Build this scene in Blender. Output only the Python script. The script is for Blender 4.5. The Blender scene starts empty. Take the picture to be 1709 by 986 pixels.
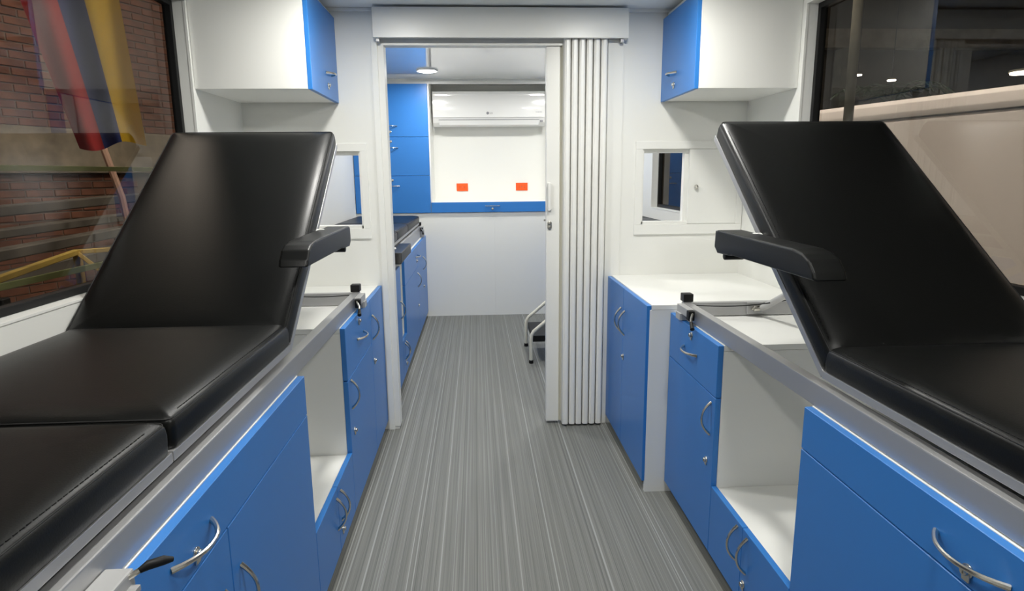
import bpy, bmesh, math, random
from mathutils import Matrix, Vector

random.seed(7)
C = bpy.context.scene.collection
SC = bpy.context.scene
PI = math.pi

# ------------------------------------------------------------------ camera
CAM_H = 1.30
F_PX, PITCH, YAW, ROLL = 1042.93, 0.1901, 0.0544, 0.0096
cam_d = bpy.data.cameras.new('camera')
cam_d.sensor_width = 36.0
cam_d.lens = 36.0 * F_PX / 1709.0
cam_d.clip_start = 0.02
cam_d.clip_end = 200
cam = bpy.data.objects.new('camera', cam_d)
C.objects.link(cam)
fw = Vector((math.sin(YAW) * math.cos(PITCH), math.cos(YAW) * math.cos(PITCH), -math.sin(PITCH)))
rt = Vector((math.cos(YAW), -math.sin(YAW), 0))
dn = fw.cross(rt)
r2 = rt * math.cos(ROLL) + dn * math.sin(ROLL)
d2 = -rt * math.sin(ROLL) + dn * math.cos(ROLL)
cam.matrix_world = Matrix(((r2.x, -d2.x, -fw.x, 0), (r2.y, -d2.y, -fw.y, 0), (r2.z, -d2.z, -fw.z, CAM_H), (0, 0, 0, 1)))
SC.camera = cam

# ------------------------------------------------------------------ world, exposure
W = bpy.data.worlds.new('world')
SC.world = W
W.use_nodes = True
W.node_tree.nodes['Background'].inputs[0].default_value = (1.0, 0.85, 0.72, 1)
W.node_tree.nodes['Background'].inputs[1].default_value = 0.012
SC.view_settings.view_transform = 'Standard'
SC.view_settings.look = 'None'
SC.view_settings.exposure = 0.0
SC.view_settings.gamma = 1.0
SC.view_settings.use_curve_mapping = False
SC.cycles.use_denoising = True
SC.cycles.max_bounces = 10
SC.cycles.diffuse_bounces = 6
SC.cycles.transparent_max_bounces = 16
SC.cycles.sample_clamp_indirect = 6.0

LAMP_NEAR = 222.0      # radiance of the ceiling downlights in the near room
LAMP_FAR = 210.0       # radiance of the ceiling downlights beyond the folding door
HALL_LAMP = 50.0       # radiance of the hall lamps and the added unseen lamps outside

# ------------------------------------------------------------------ room dimensions (metres)
LW, RW = -1.096, 1.338         # side walls
D, D2 = 3.119, 3.179           # partition
F, BK = 5.797, 6.23            # far wall face, back of its recess
REAR = -1.30
CZ, CZ2 = 2.065, 2.14          # ceilings
XL, XR, XR2 = -0.483, 0.754, 0.660   # cupboard fronts
TOP = 0.765

# ------------------------------------------------------------------ materials
def nt(m):
    m.use_nodes = True
    t = m.node_tree
    return t, t.nodes, t.links

def mat(name, col, rough=0.5, metal=0.0, spec=0.5, bump=None, coat=0.0, var=0.0):
    m = bpy.data.materials.new(name)
    t, n, l = nt(m)
    b = n['Principled BSDF']
    b.inputs['Base Color'].default_value = (*col, 1)
    b.inputs['Roughness'].default_value = rough
    b.inputs['Metallic'].default_value = metal
    b.inputs['Specular IOR Level'].default_value = spec
    b.inputs['Coat Weight'].default_value = coat
    tc = n.new('ShaderNodeTexCoord')
    nz = n.new('ShaderNodeTexNoise')
    nz.inputs['Scale'].default_value = bump[0] if bump else 40
    nz.inputs['Detail'].default_value = 4
    l.new(tc.outputs['Object'], nz.inputs['Vector'])
    if bump:
        bp = n.new('ShaderNodeBump')
        bp.inputs['Strength'].default_value = bump[1]
        bp.inputs['Distance'].default_value = bump[2]
        l.new(nz.outputs['Fac'], bp.inputs['Height'])
        l.new(bp.outputs['Normal'], b.inputs['Normal'])
    if var > 0:
        cr = n.new('ShaderNodeValToRGB')
        cr.color_ramp.elements[0].color = (*[c * (1 - var) for c in col], 1)
        cr.color_ramp.elements[1].color = (*[min(1, c * (1 + var)) for c in col], 1)
        cr.color_ramp.elements[0].position = 0.3
        cr.color_ramp.elements[1].position = 0.7
        n2 = n.new('ShaderNodeTexNoise')
        n2.inputs['Scale'].default_value = 6
        n2.inputs['Detail'].default_value = 5
        l.new(tc.outputs['Object'], n2.inputs['Vector'])
        l.new(n2.outputs['Fac'], cr.inputs['Fac'])
        l.new(cr.outputs['Color'], b.inputs['Base Color'])
    return m

def emit(name, col, strength):
    m = bpy.data.materials.new(name)
    t, n, l = nt(m)
    n.remove(n['Principled BSDF'])
    e = n.new('ShaderNodeEmission')
    e.inputs[0].default_value = (*col, 1)
    e.inputs[1].default_value = strength
    l.new(e.outputs[0], n['Material Output'].inputs[0])
    return m

def glass(name, tint):
    m = bpy.data.materials.new(name)
    t, n, l = nt(m)
    n.remove(n['Principled BSDF'])
    tr = n.new('ShaderNodeBsdfTransparent')
    tr.inputs[0].default_value = (*tint, 1)
    gl = n.new('ShaderNodeBsdfGlossy')
    gl.inputs['Roughness'].default_value = 0.01
    fr = n.new('ShaderNodeFresnel')
    fr.inputs['IOR'].default_value = 1.45
    mx = n.new('ShaderNodeMixShader')
    ge = n.new('ShaderNodeNewGeometry')          # only the entering face reflects; the leaving face just passes the light on
    inv = n.new('ShaderNodeMath'); inv.operation = 'SUBTRACT'
    inv.inputs[0].default_value = 1.0
    l.new(ge.outputs['Backfacing'], inv.inputs[1])
    mu = n.new('ShaderNodeMath'); mu.operation = 'MULTIPLY'
    l.new(fr.outputs[0], mu.inputs[0])
    l.new(inv.outputs[0], mu.inputs[1])
    l.new(mu.outputs[0], mx.inputs[0])
    l.new(tr.outputs[0], mx.inputs[1])
    l.new(gl.outputs[0], mx.inputs[2])
    l.new(mx.outputs[0], n['Material Output'].inputs[0])
    return m

def floor_material():
    m = bpy.data.materials.new('striped_vinyl')
    t, n, l = nt(m)
    b = n['Principled BSDF']
    b.inputs['Roughness'].default_value = 0.55
    b.inputs['Specular IOR Level'].default_value = 0.35
    tc = n.new('ShaderNodeTexCoord')

    def streak(sx, sy, off, detail):
        mp = n.new('ShaderNodeMapping')
        mp.inputs['Scale'].default_value = (sx, sy, 1)
        mp.inputs['Location'].default_value = (off, off * 2.3, 0)
        l.new(tc.outputs['Object'], mp.inputs['Vector'])
        z = n.new('ShaderNodeTexNoise')
        z.noise_dimensions = '2D'
        z.inputs['Scale'].default_value = 1
        z.inputs['Detail'].default_value = detail
        l.new(mp.outputs['Vector'], z.inputs['Vector'])
        return z.outputs['Fac']

    def ramp(src, p0, p1, c0, c1):
        r = n.new('ShaderNodeValToRGB')
        r.color_ramp.elements[0].position = p0
        r.color_ramp.elements[1].position = p1
        r.color_ramp.elements[0].color = (*c0, 1)
        r.color_ramp.elements[1].color = (*c1, 1)
        l.new(src, r.inputs['Fac'])
        return r.outputs['Color']

    def mix(kind, fac, a, c):
        x = n.new('ShaderNodeMix')
        x.data_type = 'RGBA'
        x.blend_type = kind
        if isinstance(fac, float):
            x.inputs['Factor'].default_value = fac
        else:
            l.new(fac, x.inputs['Factor'])
        l.new(a, x.inputs['A'])
        if isinstance(c, tuple):
            x.inputs['B'].default_value = (*c, 1)
        else:
            l.new(c, x.inputs['B'])
        return x.outputs['Result']

    base = ramp(streak(150, 0.12, 3.1, 3), 0.30, 0.70, (0.148, 0.151, 0.138), (0.204, 0.207, 0.190))
    fine = ramp(streak(420, 1.6, 9.7, 2), 0.3, 0.7, (0.82, 0.82, 0.82), (1.14, 1.14, 1.14))
    col = mix('MULTIPLY', 1.0, base, fine)
    lines = ramp(streak(88, 0.015, 17.3, 1), 0.685, 0.715, (0, 0, 0), (1, 1, 1))
    col = mix('MIX', lines, col, (0.31, 0.315, 0.30))
    lines2 = ramp(streak(170, 0.015, 31.9, 1), 0.70, 0.73, (0, 0, 0), (0.8, 0.8, 0.8))
    col = mix('MIX', lines2, col, (0.27, 0.275, 0.26))
    dark = ramp(streak(160, 0.015, 47.1, 1), 0.30, 0.33, (0.7, 0.7, 0.7), (0, 0, 0))
    col = mix('MIX', dark, col, (0.105, 0.106, 0.10))
    l.new(col, b.inputs['Base Color'])
    bp = n.new('ShaderNodeBump')
    bp.inputs['Strength'].default_value = 0.15
    bp.inputs['Distance'].default_value = 0.001
    l.new(streak(420, 1.6, 9.7, 2), bp.inputs['Height'])
    l.new(bp.outputs['Normal'], b.inputs['Normal'])
    return m

M = dict(
    wall=mat('white_wall', (0.80, 0.80, 0.765), 0.42, spec=0.4),
    ceil=mat('white_gloss_ceiling', (0.72, 0.735, 0.735), 0.12, spec=0.6, coat=0.8),
    ceiln=mat('white_satin_ceiling', (0.84, 0.86, 0.87), 0.45, spec=0.4),
    white=mat('white_laminate', (0.82, 0.82, 0.785), 0.32),
    door=mat('ivory_plastic', (0.80, 0.795, 0.755), 0.38),
    blue=mat('blue_laminate', (0.032, 0.188, 0.545), 0.34, spec=0.4),
    vinyl=mat('black_vinyl', (0.0040, 0.0043, 0.0040), 0.37, spec=0.24, bump=(300, 0.25, 0.0008)),
    seam=mat('black_thread', (0.006, 0.006, 0.006), 0.6),
    alu=mat('satin_aluminium', (0.46, 0.46, 0.465), 0.38, metal=0.6),
    alud=mat('painted_grey_metal', (0.42, 0.42, 0.42), 0.45, metal=0.2),
    steel=mat('brushed_nickel', (0.62, 0.60, 0.55), 0.24, metal=1.0),
    rubber=mat('black_rubber', (0.009, 0.009, 0.009), 0.5, spec=0.25),
    kick=mat('dark_kick_strip', (0.09, 0.09, 0.088), 0.5),
    floor=floor_material(),
    lamp_n=emit('lamp_diffuser_near', (1.0, 0.985, 0.93), LAMP_NEAR),
    lamp_f=emit('lamp_diffuser_far', (1.0, 0.985, 0.94), LAMP_FAR),
    lamp_ring=mat('lamp_ring_white', (0.8, 0.8, 0.8), 0.4),
    ac=mat('gloss_white_plastic', (0.84, 0.84, 0.825), 0.14, coat=0.4),
    acgrey=mat('grey_print', (0.25, 0.25, 0.27), 0.5),
    orange=mat('orange_plastic', (0.90, 0.10, 0.008), 0.4),
    orange_d=mat('orange_plastic_slot', (0.35, 0.03, 0.004), 0.5),
    glass=glass('tinted_glass', (0.66, 0.65, 0.63)),
    cream=mat('cream_paint', (0.70, 0.68, 0.58), 0.4),
    brick=mat('red_brick', (0.20, 0.085, 0.05), 0.85, bump=(60, 0.5, 0.004), var=0.35),
    mortar=mat('grey_mortar', (0.20, 0.155, 0.12), 0.9, bump=(90, 0.5, 0.003), var=0.2),
    concrete=mat('dirty_concrete', (0.30, 0.26, 0.19), 0.9, bump=(25, 0.5, 0.01), var=0.3),
    red=mat('flag_red', (0.45, 0.03, 0.03), 0.8),
    navy=mat('flag_blue', (0.03, 0.05, 0.20), 0.8),
    yellow=mat('flag_yellow', (0.60, 0.42, 0.02), 0.8),
    green=mat('green_strap', (0.40, 0.46, 0.20), 0.8, bump=(200, 0.3, 0.001)),
    ypaint=mat('yellow_paint', (0.50, 0.36, 0.08), 0.6, var=0.2),
    galv=mat('grey_steel_beam', (0.13, 0.12, 0.10), 0.6, metal=0.2, var=0.2),
    copper=mat('pale_pipe', (0.55, 0.36, 0.27), 0.4, metal=0.3),
    trailer=mat('beige_trailer_skin', (0.60, 0.56, 0.52), 0.55),
    pole=mat('weathered_pole', (0.17, 0.16, 0.12), 0.7, var=0.3),
    hall=mat('dark_hall_wall', (0.10, 0.085, 0.065), 0.9, var=0.2),
    hallfloor=mat('hall_floor_concrete', (0.16, 0.15, 0.13), 0.9, var=0.2),
    leaf=mat('palm_leaf', (0.03, 0.05, 0.02), 0.7),
    lamp_h=emit('hall_or_added_lamp_glow', (1.0, 0.88, 0.76), HALL_LAMP),
    lamp_added=emit('added_lamp_glow_strong', (1.0, 0.90, 0.80), HALL_LAMP * 4.1),  # only for the added lamps that light the trailer
)

# ------------------------------------------------------------------ mesh helpers
def new_bm():
    return bmesh.new()

def merge(dst, src):
    me = bpy.data.meshes.new('tmp')
    src.to_mesh(me)
    src.free()
    dst.from_mesh(me)
    bpy.data.meshes.remove(me)

def box(bm, x0, x1, y0, y1, z0, z1, bev=0.0, seg=2):
    t = bmesh.new()
    bmesh.ops.create_cube(t, size=1)
    x0, x1 = min(x0, x1), max(x0, x1)
    y0, y1 = min(y0, y1), max(y0, y1)
    z0, z1 = min(z0, z1), max(z0, z1)
    for v in t.verts:
        v.co = Vector(((x0 + x1) / 2 + v.co.x * (x1 - x0), (y0 + y1) / 2 + v.co.y * (y1 - y0), (z0 + z1) / 2 + v.co.z * (z1 - z0)))
    if bev > 0:
        bmesh.ops.bevel(t, geom=t.edges[:], offset=bev, segments=seg, affect='EDGES', profile=0.7)
    merge(bm, t)
    return bm

def tube(bm, pts, r, n=8, caps=True, radii=None):
    pts = [Vector(p) for p in pts]
    t = bmesh.new()
    rings = []
    up = None
    for i, p in enumerate(pts):
        a = pts[max(0, i - 1)]
        b = pts[min(len(pts) - 1, i + 1)]
        d = (b - a).normalized()
        if up is None:
            up = Vector((0, 0, 1)) if abs(d.z) < 0.9 else Vector((1, 0, 0))
        s = d.cross(up).normalized()
        up = s.cross(d).normalized()
        rr = radii[i] if radii else r
        rings.append([t.verts.new(p + s * (rr * math.cos(2 * PI * k / n)) + up * (rr * math.sin(2 * PI * k / n))) for k in range(n)])
    for a, b in zip(rings, rings[1:]):
        for k in range(n):
            t.faces.new((a[k], a[(k + 1) % n], b[(k + 1) % n], b[k]))
    if caps:
        t.faces.new(rings[0][::-1])
        t.faces.new(rings[-1])
    merge(bm, t)
    return bm

def cyl(bm, p, q, r, n=20, bev=0.0):
    p, q = Vector(p), Vector(q)
    d = (q - p)
    if bev > 0:
        u = d.normalized() * bev
        return tube(bm, [p, p + u * 0.3, p + u, q - u, q - u * 0.3, q], r, n, True, [r - bev, r - bev * 0.3, r, r, r - bev * 0.3, r - bev])
    return tube(bm, [p, q], r, n)

def prism(bm, poly, axis, a0, a1, bev=0.0, seg=2):
    """poly: list of 2D points in the plane of the two other axes (order x,y,z without axis)."""
    t = bmesh.new()
    def mk(p, a):
        c = list(p)
        c.insert('xyz'.index(axis), a)
        return t.verts.new(c)
    A = [mk(p, a0) for p in poly]
    B = [mk(p, a1) for p in poly]
    n = len(poly)
    t.faces.new(A)
    t.faces.new(B[::-1])
    for i in range(n):
        t.faces.new((A[i], B[i], B[(i + 1) % n], A[(i + 1) % n]))
    bmesh.ops.recalc_face_normals(t, faces=t.faces[:])
    if bev > 0:
        bmesh.ops.bevel(t, geom=t.edges[:], offset=bev, segments=seg, affect='EDGES', profile=0.7)
    merge(bm, t)
    return bm

def pad(bm, x0, x1, y0, y1, z0, z1, crown=0.015, r=0.014, corner=5):
    """upholstered cushion: lofted rounded rectangles, soft edge and crowned top."""
    x0, x1 = min(x0, x1), max(x0, x1)
    h = z1 - z0
    prof = [(0.004, z0), (0.001, z0 + 0.004), (0.0, z0 + h * 0.3), (-0.001, z1 - 0.018), (0.0005, z1 - 0.006), (0.004, z1), (0.009, z1 + crown * 0.20),
            (0.017, z1 + crown * 0.48), (0.028, z1 + crown * 0.70), (0.045, z1 + crown * 0.85), (0.08, z1 + crown * 0.95), (0.16, z1 + crown)]
    t = bmesh.new()
    rings = []
    for ins, z in prof:
        ins = min(ins, (x1 - x0) / 2 - 0.01, (y1 - y0) / 2 - 0.01)
        rr = max(r - ins * 0.5, 0.006)
        X0, X1, Y0, Y1 = x0 + ins, x1 - ins, y0 + ins, y1 - ins
        ring = []
        for cx, cy, a0 in ((X1 - rr, Y1 - rr, 0), (X0 + rr, Y1 - rr, PI / 2), (X0 + rr, Y0 + rr, PI), (X1 - rr, Y0 + rr, 1.5 * PI)):
            for k in range(corner):
                a = a0 + PI / 2 * k / (corner - 1)
                ring.append(t.verts.new((cx + rr * math.cos(a), cy + rr * math.sin(a), z)))
        rings.append(ring)
    n = len(rings[0])
    for a, b in zip(rings, rings[1:]):
        for k in range(n):
            t.faces.new((a[k], a[(k + 1) % n], b[(k + 1) % n], b[k]))
    t.faces.new(rings[-1])
    t.faces.new(rings[0][::-1])
    merge(bm, t)
    return bm

def pad_seam_pts(x0, x1, y0, y1, z, ins=0.016, r=0.02, corner=5):
    x0, x1 = min(x0, x1), max(x0, x1)
    X0, X1, Y0, Y1 = x0 + ins, x1 - ins, y0 + ins, y1 - ins
    pts = []
    for cx, cy, a0 in ((X1 - r, Y1 - r, 0), (X0 + r, Y1 - r, PI / 2), (X0 + r, Y0 + r, PI), (X1 - r, Y0 + r, 1.5 * PI)):
        for k in range(corner):
            a = a0 + PI / 2 * k / (corner - 1)
            pts.append((cx + r * math.cos(a), cy + r * math.sin(a), z))
    pts.append(pts[0])
    return pts

def root_loc(p):
    v = Vector((0, 0, 0))
    while p is not None:
        v += p.location
        p = p.parent
    return v

def obj(name, bm, m, parent=None, smooth=False):
    bmesh.ops.recalc_face_normals(bm, faces=bm.faces[:])
    if parent is not None:
        bmesh.ops.translate(bm, verts=bm.verts[:], vec=-root_loc(parent))
    me = bpy.data.meshes.new(name)
    bm.to_mesh(me)
    bm.free()
    for mm in (m if isinstance(m, (list, tuple)) else [m]):
        me.materials.append(mm)
    if smooth:
        for p in me.polygons:
            p.use_smooth = True
        me.set_sharp_from_angle(angle=math.radians(smooth if smooth is not True else 40))
    o = bpy.data.objects.new(name, me)
    C.objects.link(o)
    if parent is not None:
        o.parent = parent
    return o

def tag(o, label, cat, group=None):
    o['label'] = label
    o['category'] = cat
    if group:
        o['group'] = group
    return o

def thing(name, label, cat, loc, group=None):
    o = bpy.data.objects.new(name, None)
    o.empty_display_size = 0.1
    C.objects.link(o)
    o.location = loc
    if label:
        tag(o, label, cat, group)
    return o

def struct(name, bm, m, label=None, parent=None):
    o = obj(name, bm, m, parent)
    if parent is None:
        o['kind'] = 'structure'
    if label:
        o['label'] = label
    return o

def struct_root(name, label, loc=(0, 0, 0)):
    o = thing(name, None, None, loc)
    o['kind'] = 'structure'
    o['label'] = label
    return o

def slab(bm, axis, a0, a1, u0, u1, v0, v1, holes):
    """wall slab across `axis` (x or y) from a0 to a1; u = the other horizontal axis, v = z; holes = [(u0,u1,v0,v1)]."""
    us = sorted({u0, u1} | {h[0] for h in holes} | {h[1] for h in holes})
    vs = sorted({v0, v1} | {h[2] for h in holes} | {h[3] for h in holes})
    for i in range(len(us) - 1):
        for j in range(len(vs) - 1):
            cu, cv = (us[i] + us[i + 1]) / 2, (vs[j] + vs[j + 1]) / 2
            if any(h[0] < cu < h[1] and h[2] < cv < h[3] for h in holes):
                continue
            if axis == 'x':
                box(bm, a0, a1, us[i], us[i + 1], vs[j], vs[j + 1])
            else:
                box(bm, us[i], us[i + 1], a0, a1, vs[j], vs[j + 1])
    bmesh.ops.remove_doubles(bm, verts=bm.verts[:], dist=1e-5)
    # drop the inner faces shared by neighbouring cells
    seen = {}
    for f in bm.faces:
        key = tuple(sorted(v.index for v in f.verts))
        seen.setdefault(key, []).append(f)
    dead = [f for fs in seen.values() if len(fs) > 1 for f in fs]
    bmesh.ops.delete(bm, geom=dead, context='FACES')
    return bm

def slab_v(bm):
    bm.verts.index_update()
    return bm

# ------------------------------------------------------------------ shell
WIN_L = (0.55, 2.612, 0.976, 1.965)      # y0,y1,z0,z1 of the left window opening
WIN_R = (0.55, 2.607, 0.985, 1.965)
WIN_F = (3.45, 4.78, 1.05, 1.95)         # far room, right wall
HAT_L = (-1.045, -0.556, 1.050, 1.420)   # x0,x1,z0,z1 hatch openings in the partition
HAT_R = (0.822, 1.305, 1.050, 1.420)
DOOR = (-0.427, 0.640, 0.0, 1.912)

def wall(name, axis, a0, a1, u0, u1, v0, v1, holes, label):
    bm = new_bm()
    us = sorted({u0, u1} | {h[0] for h in holes} | {h[1] for h in holes})
    vs = sorted({v0, v1} | {h[2] for h in holes} | {h[3] for h in holes})
    def solid(i, j):
        if i < 0 or j < 0 or i >= len(us) - 1 or j >= len(vs) - 1:
            return False
        cu, cv = (us[i] + us[i + 1]) / 2, (vs[j] + vs[j + 1]) / 2
        return not any(h[0] < cu < h[1] and h[2] < cv < h[3] for h in holes)
    def P(a, u, v):
        return (a, u, v) if axis == 'x' else (u, a, v)
    def quad(*ps):
        bm.faces.new([bm.verts.new(p) for p in ps])
    for i in range(len(us) - 1):
        for j in range(len(vs) - 1):
            if not solid(i, j):
                continue
            p, q, r, s = us[i], us[i + 1], vs[j], vs[j + 1]
            quad(P(a0, p, r), P(a0, q, r), P(a0, q, s), P(a0, p, s))
            quad(P(a1, p, r), P(a1, q, r), P(a1, q, s), P(a1, p, s))
            if not solid(i - 1, j): quad(P(a0, p, r), P(a1, p, r), P(a1, p, s), P(a0, p, s))
            if not solid(i + 1, j): quad(P(a0, q, r), P(a1, q, r), P(a1, q, s), P(a0, q, s))
            if not solid(i, j - 1): quad(P(a0, p, r), P(a0, q, r), P(a1, q, r), P(a1, p, r))
            if not solid(i, j + 1): quad(P(a0, p, s), P(a0, q, s), P(a1, q, s), P(a1, p, s))
    bmesh.ops.remove_doubles(bm, verts=bm.verts[:], dist=1e-5)
    return struct(name, bm, M['wall'], label)

struct('floor', box(new_bm(), LW - 0.08, RW + 0.08, REAR - 0.05, BK + 0.06, -0.06, 0.0), M['floor'], 'grey vinyl floor with fine lengthwise stripes')
wall('wall_left', 'x', LW - 0.080, LW, REAR - 0.05, BK + 0.06, 0, CZ2, [WIN_L], 'white left side wall with a long dark window')
wall('wall_right', 'x', RW, RW + 0.080, REAR - 0.05, BK + 0.06, 0, CZ2, [WIN_R, WIN_F], 'white right side wall with dark windows')
struct('wall_rear', box(new_bm(), LW, RW, REAR - 0.05, REAR, 0, CZ2), M['wall'], 'white rear wall behind the camera')
wall('wall_partition', 'y', D, D2, LW, RW, 0, CZ2, [HAT_L, HAT_R, DOOR], 'white partition with doorway and two hatches')
struct('ceiling', box(new_bm(), LW, RW, REAR, D, CZ, CZ + 0.04), M['ceiln'], 'white ceiling of the near room')
struct('ceiling_far', box(new_bm(), LW, RW, D2, BK, CZ2, CZ2 + 0.04), M['ceil'], 'glossy white ceiling beyond the folding door')
struct('wall_back', box(new_bm(), LW, RW, BK, BK + 0.06, 0, CZ2), M['wall'], 'white back wall of the recess')
struct('trim_8', box(new_bm(), 0.158, 0.162, D2, BK, CZ2 - 0.001, CZ2), M['ceil'], 'thin joint strip along the far ceiling')
bl = struct_root('wall_back_lower', 'white lower back wall of two flush panels', (0, F, 0))
obj('wall_panel', box(new_bm(), LW, 0.1598, F, F + 0.03, 0, 0.967), M['wall'], bl)
obj('wall_panel', box(new_bm(), 0.1602, RW, F, F + 0.03, 0, 0.967), M['wall'], bl)
struct('trim_1', box(new_bm(), -0.405, 0.690, F + 0.02, BK, 1.040, 1.063), M['white'], 'white ledge under the recess')
struct('trim_2', box(new_bm(), LW, RW, F + 0.004, F + 0.03, 2.10, CZ2), M['white'], 'white filler strip above the blue wall cupboards')
struct('trim_3', box(new_bm(), LW, RW, D - 0.014, D, CZ - 0.016, CZ, 0.004), M['wall'], 'slim white moulding between partition and ceiling')
struct('trim_4', box(new_bm(), LW, LW + 0.014, 2.0, D - 0.014, CZ - 0.016, CZ, 0.004), M['wall'], 'slim white moulding along the left wall')
struct('trim_5', box(new_bm(), RW - 0.014, RW, 2.0, D - 0.014, CZ - 0.016, CZ, 0.004), M['wall'], 'slim white moulding along the right wall')

def window(name, label, xw, s, rect):
    """xw = inner wall plane, s = outward direction (+1/-1)."""
    y0, y1, z0, z1 = rect
    r = struct_root(name, label, (xw, y0, z0))
    a, b = xw + s * 0.046, xw + s * 0.076
    w = 0.022
    g = new_bm()
    box(g, a, b, y0, y1, z0, z0 + w, 0.003)
    box(g, a, b, y0, y1, z1 - w, z1, 0.003)
    box(g, a, b, y0, y0 + w, z0 + w * 0.6, z1 - w * 0.6, 0.003)
    box(g, a, b, y1 - w, y1, z0 + w * 0.6, z1 - w * 0.6, 0.003)
    o = obj('window_gasket', g, M['rubber'], r)
    o['label'] = 'black rubber gasket'
    o = obj('glass_pane', box(new_bm(), xw + s * 0.066, xw + s * 0.071, y0 + 0.012, y1 - 0.012, z0 + 0.012, z1 - 0.012), M['glass'], r)
    o['label'] = 'tinted glass pane'
    f = new_bm()
    e = xw - s * 0.002
    k = 0.0015
    for (p, q, u, v) in ((y0 - 0.006, y1 + 0.006, z0 - 0.006, z0 + k), (y0 - 0.006, y1 + 0.006, z1 - k, z1 + 0.006),
                         (y0 - 0.006, y0 + k, z0 + k, z1 - k), (y1 - k, y1 + 0.006, z0 + k, z1 - k)):
        box(f, xw + s * 0.008, e, p, q, u, v, 0.0006, 1)
    obj('window_bead', f, M['white'], r)
    return r

window('window_1', 'long dark tinted window in the left wall', LW, -1, WIN_L)
window('window_2', 'long dark tinted window in the right wall', RW, 1, WIN_R)
window('window_3', 'dark window seen through the right hatch', RW, 1, WIN_F)

# ------------------------------------------------------------------ hardware
def handle(parent, x, s, y, z, length=0.112, vertical=True, proj=0.030, axis='x'):
    """bow pull on a front at plane x (normal s) or, axis='y', on a front at plane y."""
    bm = new_bm()
    n = 12
    pts, rad = [], []
    for i in range(n + 1):
        u = -1 + 2 * i / n
        h = proj * (1 - abs(u) ** 2.2)
        a = u * length / 2
        rad.append(0.0040 + 0.0016 * abs(u) ** 3)
        h = h - 0.001
        if axis == 'x':
            pts.append((x + s * h, y, z + a) if vertical else (x + s * h, y + a, z))
        else:
            pts.append((y, x + s * h, z + a) if vertical else (y + a, x + s * h, z))
    tube(bm, pts, 0.004, 8, True, rad)
    o = obj('handle', bm, M['steel'], parent, smooth=True)
    o['label'] = 'bowed nickel handle'
    return o

def lock(parent, x, s, y, z, axis='x'):
    bm = new_bm()
    def P(a, b, c):
        return (a, b, c) if axis == 'x' else (b, a, c)
    cyl(bm, P(x - s * 0.001, y, z), P(x + s * 0.003, y, z), 0.0115, 18, 0.001)
    cyl(bm, P(x + s * 0.002, y, z), P(x + s * 0.010, y, z), 0.0075, 16, 0.0015)
    if axis == 'x':
        box(bm, x, x + s * 0.0115, y - 0.0012, y + 0.0012, z - 0.004, z + 0.004)
        box(bm, x, x + s * 0.004, y - 0.008, y + 0.008, z - 0.018, z + 0.0, 0.002)
    else:
        box(bm, y - 0.0012, y + 0.0012, x, x + s * 0.0115, z - 0.004, z + 0.004)
    o = obj('lock', bm, M['steel'], parent, smooth=True)
    o['label'] = 'small round key lock'
    return o

def front(parent, name, x, s, y0, y1, z0, z1, axis='x', g=0.0014):
    """18 mm blue door or drawer front whose outer face lies at plane x."""
    bm = new_bm()
    if axis == 'x':
        box(bm, x - s * 0.018, x, y0 + g, y1 - g, z0 + g, z1 - g, 0.0012, 1)
    else:
        box(bm, y0 + g, y1 - g, x - s * 0.018, x, z0 + g, z1 - g, 0.0012, 1)
    return obj(name, bm, M['blue'], parent)

def unit(name, label, cat, x, s, xw, y0, y1, z1, group=None, z0=0.055, kick=True, feet=True):
    """cupboard unit: carcass behind fronts at plane x, back at the side wall xw."""
    t = thing(name, label, cat, ((x + xw) / 2, (y0 + y1) / 2, 0), group)
    bm = new_bm()
    xb = x - s * 0.0185
    box(bm, xb, xw + s * 0.001, y0 + 0.0005, y1 - 0.0005, z0, z1, 0.001, 1)
    obj('body', bm, M['white'], t)
    if kick:
        obj('kick_board', box(new_bm(), x - s * 0.050, x - s * 0.062, y0 + 0.001, y1 - 0.001, 0.0, z0 + 0.001), M['kick'], t)
    return t

SL, SR = 1, -1     # outward normals of the left and the right cupboard fronts

# ------------------------------------------------------------------ near room, left run
t = unit('base_cabinet', 'blue base cabinet with long top drawer under the left couch, nearest the camera', 'cabinet', XL, SL, LW, 0.10, 1.677, TOP)
d = front(t, 'drawer', XL, SL, 0.44, 1.677, 0.651, TOP); handle(d, XL, SL, 0.972, 0.704, 0.15, False, 0.034); lock(d, XL, SL, 0.978, 0.681)
d = front(t, 'drawer', XL, SL, 0.10, 0.44, 0.651, TOP)
d = front(t, 'door', XL, SL, 1.108, 1.677, 0.048, 0.651); handle(d, XL, SL, 1.150, 0.488, 0.115)
d = front(t, 'door', XL, SL, 0.54, 1.108, 0.048, 0.651); handle(d, XL, SL, 1.066, 0.488, 0.115)
d = front(t, 'door', XL, SL, 0.10, 0.54, 0.048, 0.651)

t = unit('open_niche_cabinet', 'low blue two-door cabinet in the open niche under the left couch', 'cabinet', XL, SL, LW, 1.677, 2.213, 0.280)
d = front(t, 'door', XL, SL, 1.677, 1.955, 0.048, 0.288); handle(d, XL, SL, 1.932, 0.200)
d = front(t, 'door', XL, SL, 1.955, 2.213, 0.048, 0.288); handle(d, XL, SL, 1.992, 0.200); lock(d, XL, SL, 1.995, 0.110)

t = unit('drawer_cabinet', 'blue cabinet with one drawer over a door, between left niche and tall door', 'cabinet', XL, SL, LW, 2.213, 2.745, 0.745)
d = front(t, 'drawer', XL, SL, 2.213, 2.745, 0.566, TOP); handle(d, XL, SL, 2.492, 0.668, 0.14, False); lock(d, XL, SL, 2.475, 0.733)
d = front(t, 'door', XL, SL, 2.213, 2.745, 0.048, 0.566); handle(d, XL, SL, 2.262, 0.500); lock(d, XL, SL, 2.280, 0.350)

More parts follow.
